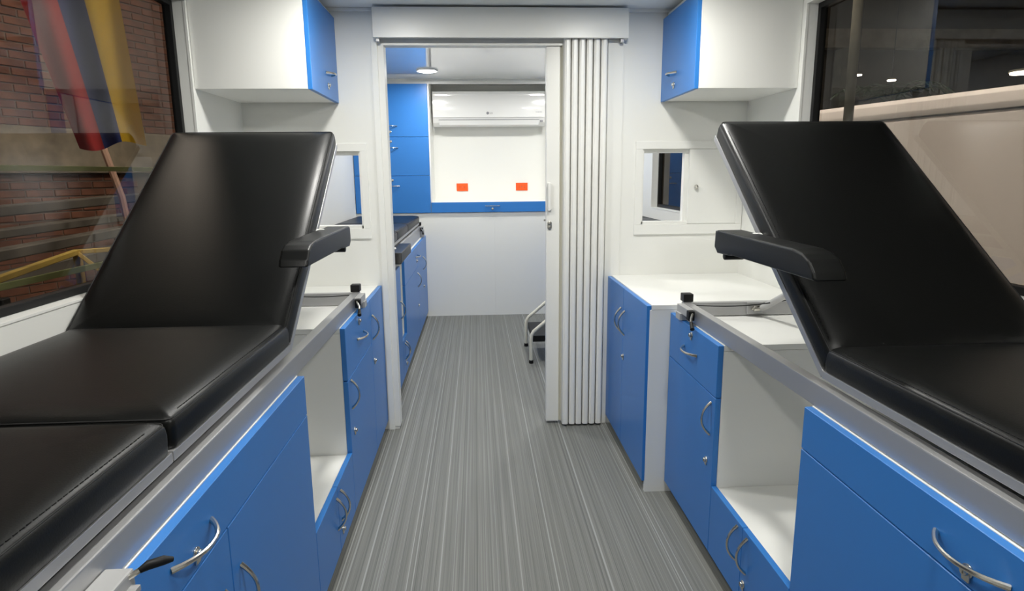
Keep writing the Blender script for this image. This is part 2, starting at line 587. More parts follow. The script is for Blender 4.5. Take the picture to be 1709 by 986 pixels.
t = unit('tall_door_cabinet', 'narrow blue full-height door cabinet beside the left door jamb', 'cabinet', XL, SL, LW, 2.745, D - 0.002, 0.745)
d = front(t, 'door', XL, SL, 2.745, D - 0.002, 0.048, TOP); handle(d, XL, SL, 2.785, 0.630); lock(d, XL, SL, 2.795, 0.472)

bm = new_bm(); box(bm, XL - 0.019, LW + 0.001, 2.214, D - 0.001, 0.746, TOP, 0.0015)
tag(obj('worktop', bm, M['white']), 'white worktop on the left cabinets below the hatch', 'worktop')

# ------------------------------------------------------------------ near room, right run
t = unit('base_cabinet', 'blue base cabinet with long top drawer under the right couch, nearest the camera', 'cabinet', XR, SR, RW, 0.10, 1.344, TOP)
d = front(t, 'drawer', XR, SR, 0.10, 1.344, 0.661, TOP); handle(d, XR, SR, 0.835, 0.711, 0.15, False, 0.034); lock(d, XR, SR, 0.835, 0.688)
d = front(t, 'door', XR, SR, 0.776, 1.344, 0.048, 0.661); handle(d, XR, SR, 0.82, 0.488, 0.115)
d = front(t, 'door', XR, SR, 0.10, 0.776, 0.048, 0.661); handle(d, XR, SR, 0.73, 0.488, 0.115)

t = unit('open_niche_cabinet', 'low blue two-door cabinet in the open niche under the right couch', 'cabinet', XR, SR, RW, 1.344, 1.868, 0.280)
d = front(t, 'door', XR, SR, 1.344, 1.618, 0.048, 0.288); handle(d, XR, SR, 1.584, 0.217); lock(d, XR, SR, 1.592, 0.122)
d = front(t, 'door', XR, SR, 1.618, 1.868, 0.048, 0.288); handle(d, XR, SR, 1.653, 0.217)

t = unit('drawer_cabinet', 'blue cabinet with one drawer over a door, between right niche and white-sided cupboard', 'cabinet', XR, SR, RW, 1.868, 2.366, 0.745)
d = front(t, 'drawer', XR, SR, 1.868, 2.366, 0.589, TOP); handle(d, XR, SR, 2.123, 0.676, 0.14, False); lock(d, XR, SR, 2.117, 0.736)
d = front(t, 'door', XR, SR, 1.868, 2.366, 0.048, 0.589); handle(d, XR, SR, 1.906, 0.508); lock(d, XR, SR, 1.922, 0.355)

bm = new_bm(); box(bm, XR + 0.019, RW - 0.001, 1.869, 2.366, 0.746, TOP, 0.0015)
tag(obj('worktop', bm, M['white']), 'lower white worktop under the head end of the right couch', 'worktop')

t = unit('corner_cupboard', 'blue two-door cupboard with white side beside the folding door', 'cabinet', XR2, SR, RW, 2.386, D - 0.002, 0.774, None, 0.055)
obj('side_panel', box(new_bm(), XR2 + 0.012, RW - 0.001, 2.368, 2.386, 0.0, 0.774, 0.001), M['white'], t)
d = front(t, 'door', XR2, SR, 2.368, 2.764, 0.048, 0.792); handle(d, XR2, SR, 2.733, 0.636); lock(d, XR2, SR, 2.742, 0.478)
d = front(t, 'door', XR2, SR, 2.764, D - 0.002, 0.048, 0.792); handle(d, XR2, SR, 2.808, 0.636)
bm = new_bm(); box(bm, XR2 + 0.019, RW - 0.001, 2.367, D - 0.001, 0.775, 0.794, 0.0015)
tag(obj('worktop', bm, M['white']), 'higher white worktop below the right hatch', 'worktop')

# ------------------------------------------------------------------ wall cabinets
def wall_cabinet(label, x, s, xw, y0):
    t = thing('wall_cabinet', label, 'cabinet', ((x + xw) / 2, (y0 + D) / 2, 1.644), 'wall cabinets above the couches')
    obj('body', box(new_bm(), x - s * 0.0185, xw + s * 0.001, y0, D - 0.015, 1.644, 2.045, 0.001, 1), M['white'], t)
    dr = front(t, 'door', x, s, y0, D - 0.002, 1.641, 2.022)
    handle(dr, x, s, 2.935, 1.746, 0.11, False)
    lock(dr, x, s, 2.912, 1.696)

wall_cabinet('white wall cabinet with blue door above the left couch', -0.641, SL, LW, 2.628)
wall_cabinet('white wall cabinet with blue door above the right couch', 0.902, SR, RW, 2.637)

# ------------------------------------------------------------------ doorway
j = struct_root('trim_6', 'white frame around the doorway', (0, D, 0))
obj('jamb', box(new_bm(), -0.478, -0.450, D - 0.012, D, 0.0, 1.93, 0.002), M['white'], j)
obj('jamb', box(new_bm(), -0.450, DOOR[0] + 0.006, D - 0.004, D2 + 0.01, 0.015, 1.912, 0.002), M['door'], j)
obj('jamb', box(new_bm(), DOOR[1], 0.715, D - 0.008, D, 0.0, 1.93, 0.002), M['wall'], j)
obj('lintel', box(new_bm(), DOOR[0] + 0.006, DOOR[1], D - 0.002, D2, 1.902, 1.9125), M['door'], j)

h = thing('door_header', 'white boxed header over the folding doorway', 'door header', (0.13, D, 1.92))
obj('fascia', box(new_bm(), -0.458, 0.722, D - 0.070, D - 0.052, 1.923, 2.054, 0.0015), M['white'], h)
for xx in (-0.458, 0.704):
    obj('end_piece', box(new_bm(), xx, xx + 0.018, D - 0.052, D - 0.014, 1.923, 2.049), M['white'], h)
obj('top_board', box(new_bm(), -0.440, 0.704, D - 0.052, D - 0.015, 2.030, 2.048), M['white'], h)
for xx in (-0.448, 0.690):
    o = obj('bracket', box(new_bm(), xx, xx + 0.016, D - 0.052, D - 0.016, 1.908, 1.923, 0.002), M['alu'], h)
tr = obj('track', box(new_bm(), -0.44, 0.70, D - 0.045, D - 0.012, 1.932, 1.952, 0.002), M['alud'], h)

dr = struct_root('door_1', 'cream accordion folding door pushed open to the right', (0.5, 3.13, 0))
obj('lead_post', box(new_bm(), 0.345, 0.412, 3.128, 3.166, 0.012, 1.900, 0.006, 3), M['door'], dr, smooth=True)
obj('post_edge', box(new_bm(), 0.412, 0.428, 3.138, 3.160, 0.012, 1.900, 0.003), M['cream'], dr)
hb = new_bm()
box(hb, 0.352, 0.366, 3.106, 3.128, 1.125, 1.262, 0.004, 3)
box(hb, 0.366, 0.372, 3.114, 3.128, 1.13, 1.257, 0.002)
o = obj('pull_grip', hb, M['door'], dr, smooth=True)
lk = new_bm()
box(lk, 0.352, 0.376, 3.1255, 3.129, 1.020, 1.075, 0.0115, 5) if False else None
cyl(lk, (0.362, 3.123, 1.062), (0.362, 3.130, 1.062), 0.011, 20, 0.001)
cyl(lk, (0.362, 3.123, 1.040), (0.362, 3.130, 1.040), 0.011, 20, 0.001)
box(lk, 0.351, 0.373, 3.1235, 3.130, 1.040, 1.062)
cyl(lk, (0.362, 3.118, 1.060), (0.362, 3.126, 1.060), 0.006, 16, 0.001)
o = obj('lock', lk, M['steel'], dr, smooth=True); o['label'] = 'oval nickel key lock'
obj('key_bolt', box(new_bm(), 0.335, 0.346, 3.143, 3.150, 1.072, 1.080), M['steel'], dr)
nf = 6
fx0, fx1 = 0.424, 0.634
pw = (fx1 - fx0) / nf
for k in range(nf):
    cx = fx0 + pw * (k + 0.5)
    bm = new_bm()
    # one pleat: two leaves meeting in a rounded nose that faces the near room
    w = pw * 0.40
    ys = 3.076
    poly = [(cx - w, 3.176), (cx - w * 1.12, 3.12), (cx - w * 1.12, ys + 0.014)]
    for q in range(7):
        a = PI + PI * q / 6
        poly.append((cx + w * 1.12 * math.cos(a), ys + 0.012 + 0.012 * math.sin(a)))
    poly += [(cx + w * 1.12, ys + 0.014), (cx + w * 1.12, 3.12), (cx + w, 3.176)]
    prism(bm, poly, 'z', 0.012, 1.930)
    f_ = obj('fold_panel', bm, M['door'], dr, smooth=30)
    b2 = new_bm()
    box(b2, cx - w * 0.5, cx + w * 0.5, ys - 0.0022, ys + 0.004, 0.014, 1.928, 0.001)
    obj('hinge_strip', b2, M['white'], f_)
for k in range(nf + 1):
    xx = fx0 + pw * k
    obj('vinyl_hinge', box(new_bm(), xx - pw * 0.07, xx + pw * 0.07, 3.125, 3.150, 0.015, 1.925), M['cream'], dr)

# ------------------------------------------------------------------ hatches in the partition
def hatch(label, rect, outer, px0, px1, knob_x, s):
    x0, x1, z0, z1 = rect
    ox0, ox1, oz0, oz1 = outer
    t = thing('pass_through_hatch', label, 'hatch', ((x0 + x1) / 2, D, oz0), 'hatches in the partition')
    fr = new_bm()
    y0 = D - 0.010
    box(fr, ox0, ox1, y0, D, oz0, z0, 0.002); box(fr, ox0, ox1, y0, D, z1, oz1, 0.002)
    box(fr, ox0, x0, y0, D, z0, z1, 0.002); box(fr, x1, ox1, y0, D, z0, z1, 0.002)
    obj('frame', fr, M['white'], t)
    ln = new_bm()
    box(ln, x0, x1, D, D2, z0, z0 + 0.014); box(ln, x0, x1, D + 0.012, D2, z1 - 0.018, z1)
    box(ln, x0, x0 + 0.008, D, D2, z0, z1); box(ln, x1 - 0.008, x1, D, D2, z0, z1)
    obj('channel', ln, M['white'], t)
    mid = (px0 if s > 0 else px1)
    # fixed back stile next to the sliding panel
    obj('stile', box(new_bm(), mid - s * 0.018, mid + s * 0.006, D + 0.020, D2 - 0.005, z0 + 0.014, z1 - 0.018), M['white'], t)
    p = obj('sliding_panel', box(new_bm(), px0, px1, D - 0.006, D + 0.010, z0 + 0.002, z1 - 0.001, 0.0015), M['white'], t)
    kb = new_bm()
    kz = (z0 + z1) / 2
    cyl(kb, (knob_x, D - 0.004, kz), (knob_x, D - 0.012, kz), 0.004, 12)
    bmesh.ops.create_uvsphere(kb, u_segments=14, v_segments=10, radius=0.0110, matrix=Matrix.Translation((knob_x, D - 0.018, kz)))
    o = obj('knob', kb, M['steel'], p, smooth=True); o['label'] = 'small round nickel knob'

hatch('white framed hatch with half-open sliding panel right of the doorway', HAT_R, (0.786, RW - 0.002, 1.000, 1.457), 1.058, HAT_R[1], 1.093, 1)
hatch('white framed hatch half hidden behind the left couch backrest', HAT_L, (-1.080, -0.521, 1.000, 1.457), HAT_L[0], -0.800, -0.835, -1)

# ------------------------------------------------------------------ ceiling downlights
def downlight(x, y, z, m, label):
    t = thing('ceiling_downlight', label, 'ceiling light', (x, y, z), 'round ceiling downlights')
    bm = new_bm()
    tube(bm, [(x, y, z), (x, y, z - 0.012)], 0.088, 32, False, [0.088, 0.086])
    tube(bm, [(x, y, z - 0.012), (x, y, z - 0.010)], 0.088, 32, False, [0.086, 0.074])
    obj('lamp_ring', bm, M['lamp_ring'], t, smooth=True)
    bm = new_bm()
    vs = [bm.verts.new((x + 0.074 * math.cos(2 * PI * k / 32), y + 0.074 * math.sin(2 * PI * k / 32), z - 0.0105)) for k in range(32)]
    f = bm.faces.new(vs)
    f.normal_update()
    if f.normal.z > 0:
        f.normal_flip()
    me = bm
    obj('diffuser', me, m, t)

for x, n1 in ((-0.38, 'left'), (0.60, 'right')):
    for y, n2 in ((2.31, 'over the raised backrest'), (0.80, 'over the foot cushion')):
        downlight(x, y, CZ, M['lamp_n'], 'round white ceiling downlight %s of the %s couch' % (n2, n1))
    x = x if x < 0 else 0.70
    downlight(x, 5.33, CZ2, M['lamp_f'], 'round lit ceiling downlight before the back wall, %s one' % n1)
    downlight(x, 3.85, CZ2, M['lamp_f'], 'round ceiling downlight just behind the partition, %s one' % n1)

# ------------------------------------------------------------------ treatment couches
def couch(label, xa, s, yh, raised, dz, seat_l, leg_l, head_l, width, name_state):
    """xa: x of the aisle side; s: direction to the wall; yh: y of the back hinge."""
    X = lambda dd: xa + s * dd
    y_head = yh + head_l + 0.01
    y_foot = yh - seat_l - leg_l - 0.02
    t = thing('treatment_couch', label, 'couch', (X(width / 2), (y_head + y_foot) / 2, TOP + dz), 'black treatment couches')
    zr0, zr1 = TOP + 0.0015, 0.820 + dz
    for d0 in (0.0, width - 0.03):
        obj('rail', box(new_bm(), X(d0), X(d0 + 0.03), y_foot, y_head, zr0, zr1, 0.003, 2), M['alu'], t)
    for y0 in (y_head - 0.034, y_foot, yh - seat_l - 0.03):
        obj('crossbar', box(new_bm(), X(0.03), X(width - 0.03), y0, y0 + 0.03, zr0 + 0.002, zr1 - 0.001, 0.003, 2), M['alu'], t)
    # corner cap and clamp at the head end
    o = obj('corner_cap', box(new_bm(), X(-0.004), X(0.034), y_head - 0.036, y_head + 0.003, zr1 + 0.004, zr1 + 0.034, 0.004, 3), M['rubber'], t, smooth=True)
    o['label'] = 'black plastic corner cap'
    obj('cap_plug', box(new_bm(), X(0.002), X(0.028), y_head - 0.032, y_head - 0.002, zr1 - 0.004, zr1 + 0.006), M['alud'], o)
    zc0, zc1 = 0.790 + dz, 0.820 + dz
    def clamp(y1, big):
        c = obj('clamp', box(new_bm(), X(-0.026), X(-0.001), y1 - (0.12 if big else 0.075), y1, zc0, zc1 - 0.001, 0.002), M['alud'], t)
        l_ = new_bm()
        box(l_, X(-0.030), X(-0.008), y1 - (0.145 if big else 0.096), y1 - (0.118 if big else 0.073), zc0 - 0.006, zc1 - 0.002, 0.004, 3)
        o = obj('clamp_knob', l_, M['rubber'], c, smooth=True)
        l_ = new_bm()
        ya = y1 - (0.146 if big else 0.097)
        tube(l_, [(X(-0.018), ya, zc0 + 0.02), (X(-0.030), ya - 0.022, zc0 + 0.004), (X(-0.034), ya - 0.046, zc0 - 0.014)], 0.004, 8, True, [0.004, 0.004, 0.0045])
        o = obj('clamp_lever', l_, M['steel'], c, smooth=True)
        l_ = new_bm()
        tube(l_, [(X(-0.032), ya - 0.030, zc0 - 0.004), (X(-0.036), ya - 0.058, zc0 - 0.022)], 0.007, 10, True, [0.0055, 0.008])
        obj('lever_sleeve', l_, M['rubber'], c, smooth=True)
        obj('foot_plate', box(new_bm(), X(-0.032), X(-0.001), y1 - 0.055, y1 - 0.005, TOP + 0.001, zc0 + 0.001, 0.001), M['alud'], c)
    clamp(y_head - 0.03, True)

    def section(name, y0, y1, z, tf):
        """cushion on a flat aluminium frame, local coordinates y along the couch, z up from the frame foot."""
        fr = new_bm()
        e = 0.002
        box(fr, X(0.013), X(0.034), y0, y1, 0.0, 0.018, 0.002)
        box(fr, X(width - 0.022), X(width - e), y0, y1, 0.0, 0.018, 0.002)
        box(fr, X(0.034), X(width - 0.022), y0, y0 + 0.02, 0.0, 0.018, 0.002)
        box(fr, X(0.034), X(width - 0.022), y1 - 0.02, y1, 0.0, 0.018, 0.002)
        box(fr, X(0.034), X(width - 0.022), y0 + 0.02, y1 - 0.02, 0.013, 0.0178)
        pd = new_bm()
        pad(pd, X(0.012), X(width), y0 + 0.003, y1 - 0.003, 0.018, 0.071)
        sm = new_bm()
        tube(sm, pad_seam_pts(X(0.012), X(width), y0 + 0.003, y1 - 0.003, 0.0715, 0.0035, 0.013), 0.0014, 6, False)
        st = new_bm()
        # short stitches beside the seam
        for yy in [y0 + 0.05 + 0.011 * k for k in range(int((y1 - y0 - 0.1) / 0.011))]:
            box(st, X(0.0225), X(0.0236), yy, yy + 0.007, 0.0735, 0.0765)
        for b in (fr, pd, sm, st):
            bmesh.ops.transform(b, matrix=tf, verts=b.verts[:])
        p = obj(name, pd, M['vinyl'], t, smooth=42)
        o = obj('seam', sm, M['seam'], p)
        o = obj('stitching', st, M['seam'], p); o['kind'] = 'stuff'
        o = obj(name.replace('cushion', 'frame'), fr, M['alu'], t)
    I = Matrix.Translation((0, 0, 0.833 + dz))
    section('foot_cushion', yh - seat_l - leg_l, yh - seat_l - 0.004, 0, I)
    section('seat_cushion', yh - seat_l, yh - 0.004, 0, I)
    ang = math.atan2(0.575, 0.745) if raised else 0.0
    tf = Matrix.Translation((0, yh, 0.833 + dz)) @ Matrix.Rotation(ang, 4, 'X')
    section('back_cushion', 0.0, head_l - 0.008, 0, tf)
    if raised:
        # strut from a bracket on the head crossbar up to the backrest
        bx = 0.27
        br = new_bm()
        box(br, X(bx - 0.03), X(bx + 0.03), y_head - 0.046, y_head - 0.034, zr0 + 0.008, zr1 + 0.0, 0.003)
        br2 = new_bm()
        cyl(br2, (X(bx - 0.012), y_head - 0.056, zr1 - 0.022), (X(bx + 0.012), y_head - 0.056, zr1 - 0.022), 0.011, 16, 0.002)
        cyl(br2, (X(bx - 0.02), y_head - 0.056, zr1 - 0.022), (X(bx + 0.02), y_head - 0.056, zr1 - 0.022), 0.005, 12)
        o = obj('strut_bracket', br, M['alu'], t)
        o = obj('bolt', br2, M['steel'], o, smooth=True)
        p1 = tf @ Vector((X(bx + 0.06), head_l * 0.45, -0.004))
        st = new_bm()
        p0 = Vector((X(bx + 0.02), y_head - 0.06, zr1 - 0.020))
        tube(st, [p0, p1], 0.012, 10)
        obj('strut', st, M['alud'], t, smooth=True)
        cb = new_bm()
        a = Vector((X(0.036), y_head - 0.05, zr1 - 0.006))
        b = Vector((X(bx + 0.10), y_head - 0.16, zr1 + 0.036))
        tube(cb, [a.lerp(b, k / 10) - Vector((0, 0, 0.014 * math.sin(PI * k / 10))) for k in range(11)], 0.0022, 6)
        o = obj('cable', cb, M['rubber'], t, smooth=True); o['label'] = 'thin black release cable'
    # armrest on the aisle side
    if raised:
        ya, za = yh - 0.015, 1.0725 + dz
        L, N, T = 0.49, 0.075, 0.060
        poly = [(ya - 0.072, za + 0.002), (ya - 0.063, za + 0.020), (ya - 0.040, za + 0.042), (ya - 0.012, za + 0.054), (ya + 0.03, za + T), (ya + L - 0.02, za + T + 0.004), (ya + L, za + T), (ya + L + 0.004, za + 0.012), (ya + L - 0.02, za - 0.004),
                (ya + L - 0.10, za - 0.002), (ya + L - 0.13, za + 0.002)]
        d0, d1 = -0.070, 0.004
        knob_y, knob_z = yh + 0.345, 1.120 + dz
    else:
        ya, za = 3.46, 0.785 + dz
        T = 0.060
        poly = [(ya - 0.03, za), (ya, za + T), (ya + 0.50, za + T), (ya + 0.505, za)]
        d0, d1 = -0.085, -0.010
        knob_y, knob_z = ya + 0.20, za + 0.052
    ab = new_bm()
    prism(ab, poly, 'x', X(d0), X(d1), 0.007, 3)
    arm = obj('armrest', ab, M['vinyl'], t, smooth=50)
    if raised:
        sb = new_bm()
        for dd in (d0 + 0.003, ):
            tube(sb, [(X(dd), y, z - 0.002) for y, z in poly[1:7]], 0.0018, 6)
        obj('seam', sb, M['seam'], arm, smooth=True)
        cyl_b = new_bm()
        cyl(cyl_b, (X(d0 + 0.008), ya + L - 0.055, za - 0.008), (X(d1 - 0.008), ya + L - 0.055, za - 0.008), 0.012, 16, 0.003)
        obj('armrest_pad_end', cyl_b, M['rubber'], arm, smooth=True)
    kb = new_bm()
    cyl(kb, (X(d1 - 0.02), knob_y, knob_z), (X(0.012), knob_y, knob_z), 0.017, 20, 0.004)
    o = obj('pivot', kb, M['white'], arm, smooth=True); o['label'] = 'pale pivot boss'
    if raised:
        # clamp block with lever near the foot end of the rail
        yb = yh - seat_l - 0.235
        zb = TOP + 0.0015
        bb = obj('rail_block', box(new_bm(), X(-0.038), X(-0.001), yb - 0.16, yb, zb, zb + 0.026, 0.003), M['alud'], t)
        lv = new_bm()
        tube(lv, [(X(-0.034), yb - 0.012, zb + 0.018), (X(-0.052), yb - 0.002, zb + 0.027)], 0.004, 8)
        obj('lever_rod', lv, M['steel'], bb, smooth=True)
        lv = new_bm()
        tube(lv, [(X(-0.048), yb - 0.006, zb + 0.025), (X(-0.056), yb + 0.001, zb + 0.028), (X(-0.070), yb + 0.014, zb + 0.026), (X(-0.078), yb + 0.022, zb + 0.022)], 0.006, 10, True, [0.004, 0.0065, 0.0065, 0.0035])
        o = obj('lever_sleeve', lv, M['rubber'], bb, smooth=True); o['label'] = 'black lever sleeve'
        obj('block_foot', box(new_bm(), X(-0.050), X(-0.038), yb - 0.12, yb - 0.01, zb, zb + 0.008, 0.001), M['alud'], bb)
    return t

couch('black couch with raised backrest against the left window', -0.503, -1, 1.690, True, 0.0, 0.680, 0.80, 0.95, 0.590, '')
couch('black couch with raised backrest against the right window', 0.775, 1, 1.345, True, 0.0, 0.680, 0.55, 0.95, 0.560, '')

# ------------------------------------------------------------------ far room, left run
XF = -0.475
t = unit('base_cabinet', 'blue base cabinet just behind the doorway, left, mostly hidden', 'cabinet', XF, SL, LW, D2 + 0.02, 3.80, TOP)
d = front(t, 'door', XF, SL, D2 + 0.02, 3.80, 0.048, TOP); handle(d, XF, SL, 3.75, 0.50)
t = unit('open_niche_cabinet', 'low two-door cabinet in the open niche beyond the doorway, left', 'cabinet', XF, SL, LW, 3.80, 4.03, 0.280)
d = front(t, 'door', XF, SL, 3.80, 3.915, 0.048, 0.288); handle(d, XF, SL, 3.89, 0.2)
d = front(t, 'door', XF, SL, 3.915, 4.03, 0.048, 0.288); handle(d, XF, SL, 3.94, 0.2); lock(d, XF, SL, 3.945, 0.11)
t = unit('drawer_cabinet', 'blue cabinet with drawer over door beyond the doorway, left', 'cabinet', XF, SL, LW, 4.03, 4.95, 0.745)
d = front(t, 'drawer', XF, SL, 4.03, 4.95, 0.60, TOP); handle(d, XF, SL, 4.97 - 0.12, 0.69, 0.14, False); lock(d, XF, SL, 4.85, 0.655)
d = front(t, 'door', XF, SL, 4.03, 4.95, 0.048, 0.60); handle(d, XF, SL, 4.88, 0.50); lock(d, XF, SL, 4.88, 0.30)
t = unit('tall_door_cabinet', 'narrow blue full-height door cabinet against the back wall, left', 'cabinet', XF, SL, LW, 4.95, F - 0.002, 0.745)
d = front(t, 'door', XF, SL, 4.95, F - 0.002, 0.048, TOP); handle(d, XF, SL, 5.40, 0.56); lock(d, XF, SL, 5.40, 0.36)
bm = new_bm(); box(bm, XF - 0.019, LW + 0.001, 4.031, F - 0.001, 0.746, TOP, 0.0015)
tag(obj('worktop', bm, M['white']), 'white worktop under the flat couch beyond the doorway', 'worktop')

t = unit('base_cabinet', 'blue base cabinet behind the folding door, right', 'cabinet', XR, SR, RW, D2 + 0.02, F - 0.002, 0.745)
for a, b in ((D2 + 0.02, 4.05), (4.05, 4.92), (4.92, F - 0.002)):
    d = front(t, 'door', XR, SR, a, b, 0.048, TOP); handle(d, XR, SR, b - 0.05, 0.55)

couch('flat black couch seen through the doorway on the left', -0.505, -1, 4.72, False, 0.040, 0.62, 0.66, 0.95, 0.572, '')
couch('flat black couch seen through the right hatch', 0.775, 1, 4.72, False, 0.060, 0.62, 0.66, 0.95, 0.560, '')

# blue wall cupboards on the back wall, in three stacked flaps
def wall_cupboard(label, z0, z1, hz, lz, xa=LW + 0.004, xb=-0.417):
    xc = (xa + xb) / 2
    t = thing('wall_cupboard', label, 'cabinet', (xc, F + 0.2, z0), 'blue wall cupboards on the back wall')
    obj('body', box(new_bm(), xa - 0.001, xb - 0.0005, F + 0.0005, BK - 0.002, z0 + 0.001, z1 - 0.001), M['white'], t)
    d = front(t, 'door', F - 0.018, -1, xa, xb, z0, z1, 'y')
    handle(d, F - 0.018, -1, xc, hz, 0.12, False, 0.03, 'y')
    lock(d, F - 0.018, -1, xc, lz, 'y')

wall_cupboard('topmost of the three stacked blue wall cupboards left of the air conditioner', 1.644, 2.098, 1.738, 1.690)
wall_cupboard('middle of the three stacked blue wall cupboards left of the air conditioner', 1.304, 1.644, 1.549, 1.605)
wall_cupboard('lowest of the three stacked blue wall cupboards left of the air conditioner', 0.969, 1.304, 1.213, 1.265)
wall_cupboard('topmost blue wall cupboard right of the recess, hidden by the folding door', 1.644, 2.098, 1.738, 1.690, 0.702, RW - 0.004)
wall_cupboard('middle blue wall cupboard right of the recess, hidden by the folding door', 1.304, 1.644, 1.549, 1.605, 0.702, RW - 0.004)
wall_cupboard('lowest blue wall cupboard right of the recess, mirrored in the window beyond the hatch', 0.969, 1.304, 1.213, 1.265, 0.702, RW - 0.004)
t = thing('recess_drawer', 'long shallow blue drawer front under the white recess', 'drawer', (0.4, F + 0.1, 0.969))
obj('body', box(new_bm(), -0.410, 0.698, F + 0.031, BK - 0.03, 0.972, 1.038), M['white'], t)
d = front(t, 'drawer_front', F - 0.018, -1, -0.415, 0.700, 0.969, 1.063, 'y')
handle(d, F - 0.018, -1, 0.144, 1.026, 0.13, False, 0.03, 'y'); lock(d, F - 0.018, -1, 0.144, 1.000, 'y')

# recess side cheek
struct('trim_9', box(new_bm(), 0.690, 0.7005, F + 0.001, BK, 1.063, CZ2), M['white'], 'white right cheek of the recess')
struct('trim_7', box(new_bm(), -0.4165, -0.4055, F + 0.001, BK, 1.063, CZ2), M['white'], 'white left cheek of the recess')

# ------------------------------------------------------------------ air conditioner
t = thing('air_conditioner', 'white wall-mounted split air conditioner in the recess', 'air conditioner', (0.135, BK, 1.75))
AX0, AX1, AY = -0.392, 0.655, BK - 0.205
bm = new_bm()
poly = [(BK - 0.002, 1.765), (AY + 0.07, 1.752), (AY + 0.025, 1.785), (AY + 0.004, 1.83), (AY, 1.90), (AY, 2.045), (AY + 0.012, 2.065), (BK - 0.002, 2.068)]
prism(bm, poly, 'x', AX0, AX1, 0.008, 3)
body = obj('body', bm, M['ac'], t, smooth=40)
bm = new_bm()
arc = [(AY + 0.034 - 0.042 * math.cos((k / 10 - 0.35) * 1.25), 1.832 + 0.228 * k / 10) for k in range(11)]
prism(bm, arc + [(AY + 0.06, 2.060), (AY + 0.06, 1.832)], 'x', AX0 + 0.004, AX1 - 0.004)
fp = obj('front_panel', bm, M['ac'], t, smooth=30)
bm = new_bm()
prism(bm, [(AY + 0.030, 1.768), (AY + 0.006, 1.806), (AY + 0.000, 1.806), (AY + 0.020, 1.764)], 'x', AX0 + 0.06, AX1 - 0.06, 0.001)
lv = obj('louvre', bm, M['ac'], t)
obj('louvre_gap', box(new_bm(), AX0 + 0.055, AX1 - 0.055, AY - 0.0005, AY + 0.012, 1.808, 1.8125), M['acgrey'], t)
obj('louvre_pivot', box(new_bm(), AX1 - 0.045, AX1 - 0.020, AY + 0.002, AY + 0.02, 1.79, 1.805, 0.002), M['acgrey'], t)

def text(parent, name, s, size, x, y, z, m):
    cu = bpy.data.curves.new(name, 'FONT')
    cu.body = s
    cu.size = size
    cu.extrude = 0.0006
    cu.align_x = 'LEFT'
    o = bpy.data.objects.new(name, cu)
    C.objects.link(o)
    dg = bpy.context.evaluated_depsgraph_get()
    me = bpy.data.meshes.new_from_object(o.evaluated_get(dg))
    bpy.data.objects.remove(o)
    bm = new_bm()
    bm.from_mesh(me)
    bpy.data.meshes.remove(me)
    bmesh.ops.transform(bm, matrix=Matrix.Translation((x, y, z)) @ Matrix.Rotation(PI / 2, 4, 'X'), verts=bm.verts[:])
    return obj(name, bm, m, parent)

lg = new_bm()
cyl(lg, (0.118, AY - 0.0040, 1.868), (0.118, AY - 0.0090, 1.868), 0.0125, 20)
o = obj('logo_disc', lg, M['acgrey'], fp); o['label'] = 'small round grey emblem'
text(fp, 'logo_letters', 'LG', 0.024, 0.136, AY - 0.0080, 1.860, M['acgrey'])
text(fp, 'model_lettering', 'INVERTER', 0.013, 0.565, AY - 0.0080, 1.872, M['acgrey'])

# ------------------------------------------------------------------ orange sockets
def socket(label, x0, x1):
    z0, z1 = 1.152, 1.226
    cx = (x0 + x1) / 2
    t = thing('power_socket', label, 'socket', (cx, BK, z0), 'orange sockets on the back wall')
    p = obj('cover_plate', box(new_bm(), x0, x1, BK - 0.008, BK - 0.0003, z0, z1, 0.002), M['orange'], t)
    for sx in (-0.024, 0.024):
        f_ = obj('outlet_face', box(new_bm(), cx + sx - 0.017, cx + sx + 0.017, BK - 0.0105, BK - 0.0078, z0 + 0.018, z1 - 0.018, 0.001), M['orange'], p)
        for q in (-0.007, 0.007):
            pass
    sl = new_bm()
    for sx in (-0.024, 0.024):
        for q in (-0.007, 0.007):
            box(sl, cx + sx - 0.005, cx + sx + 0.005, BK - 0.0112, BK - 0.0100, (z0 + z1) / 2 + q - 0.0015, (z0 + z1) / 2 + q + 0.0015)
    obj('slots', sl, M['orange_d'], p)
    sc = new_bm()
    cyl(sc, (cx, BK - 0.0075, (z0 + z1) / 2), (cx, BK - 0.0098, (z0 + z1) / 2), 0.004, 12)
    obj('screw', sc, M['steel'], p)

socket('bright orange power socket under the left half of the air conditioner', -0.193, -0.083)
socket('bright orange power socket under the right end of the air conditioner', 0.388, 0.503)

# ------------------------------------------------------------------ step stool
t = thing('step_stool', 'two-step stool with cream tube frame and black treads behind the folding door', 'step stool', (0.55, 4.44, 0))
for y in (4.215, 4.665):
    bm = new_bm()
    pts = [(0.360, y, 0.012), (0.360, y, 0.175), (0.364, y, 0.205), (0.380, y, 0.232), (0.41, y, 0.256), (0.56, y, 0.385), (0.60, y, 0.405), (0.64, y, 0.41), (0.70, y, 0.395), (0.716, y, 0.36), (0.72, y, 0.20), (0.722, y, 0.012)]
    fr = obj('side_frame', tube(bm, pts, 0.0125, 12), M['cream'], t, smooth=True)
    for x in (0.360, 0.722):
        obj('rubber_foot', cyl(new_bm(), (x, y, 0.0), (x, y, 0.024), 0.016, 16, 0.003), M['rubber'], fr, smooth=True)
for x0, x1, z in ((0.372, 0.555, 0.195), (0.58, 0.715, 0.385)):
    tr = obj('tread', box(new_bm(), x0, x1, 4.23, 4.65, z - 0.045, z, 0.006, 2), M['rubber'], t)
for y0 in (4.22, 4.65):
    pass
obj('brace', tube(new_bm(), [(0.722, 4.215, 0.12), (0.722, 4.665, 0.12)], 0.010, 10), M['cream'], t, smooth=True)

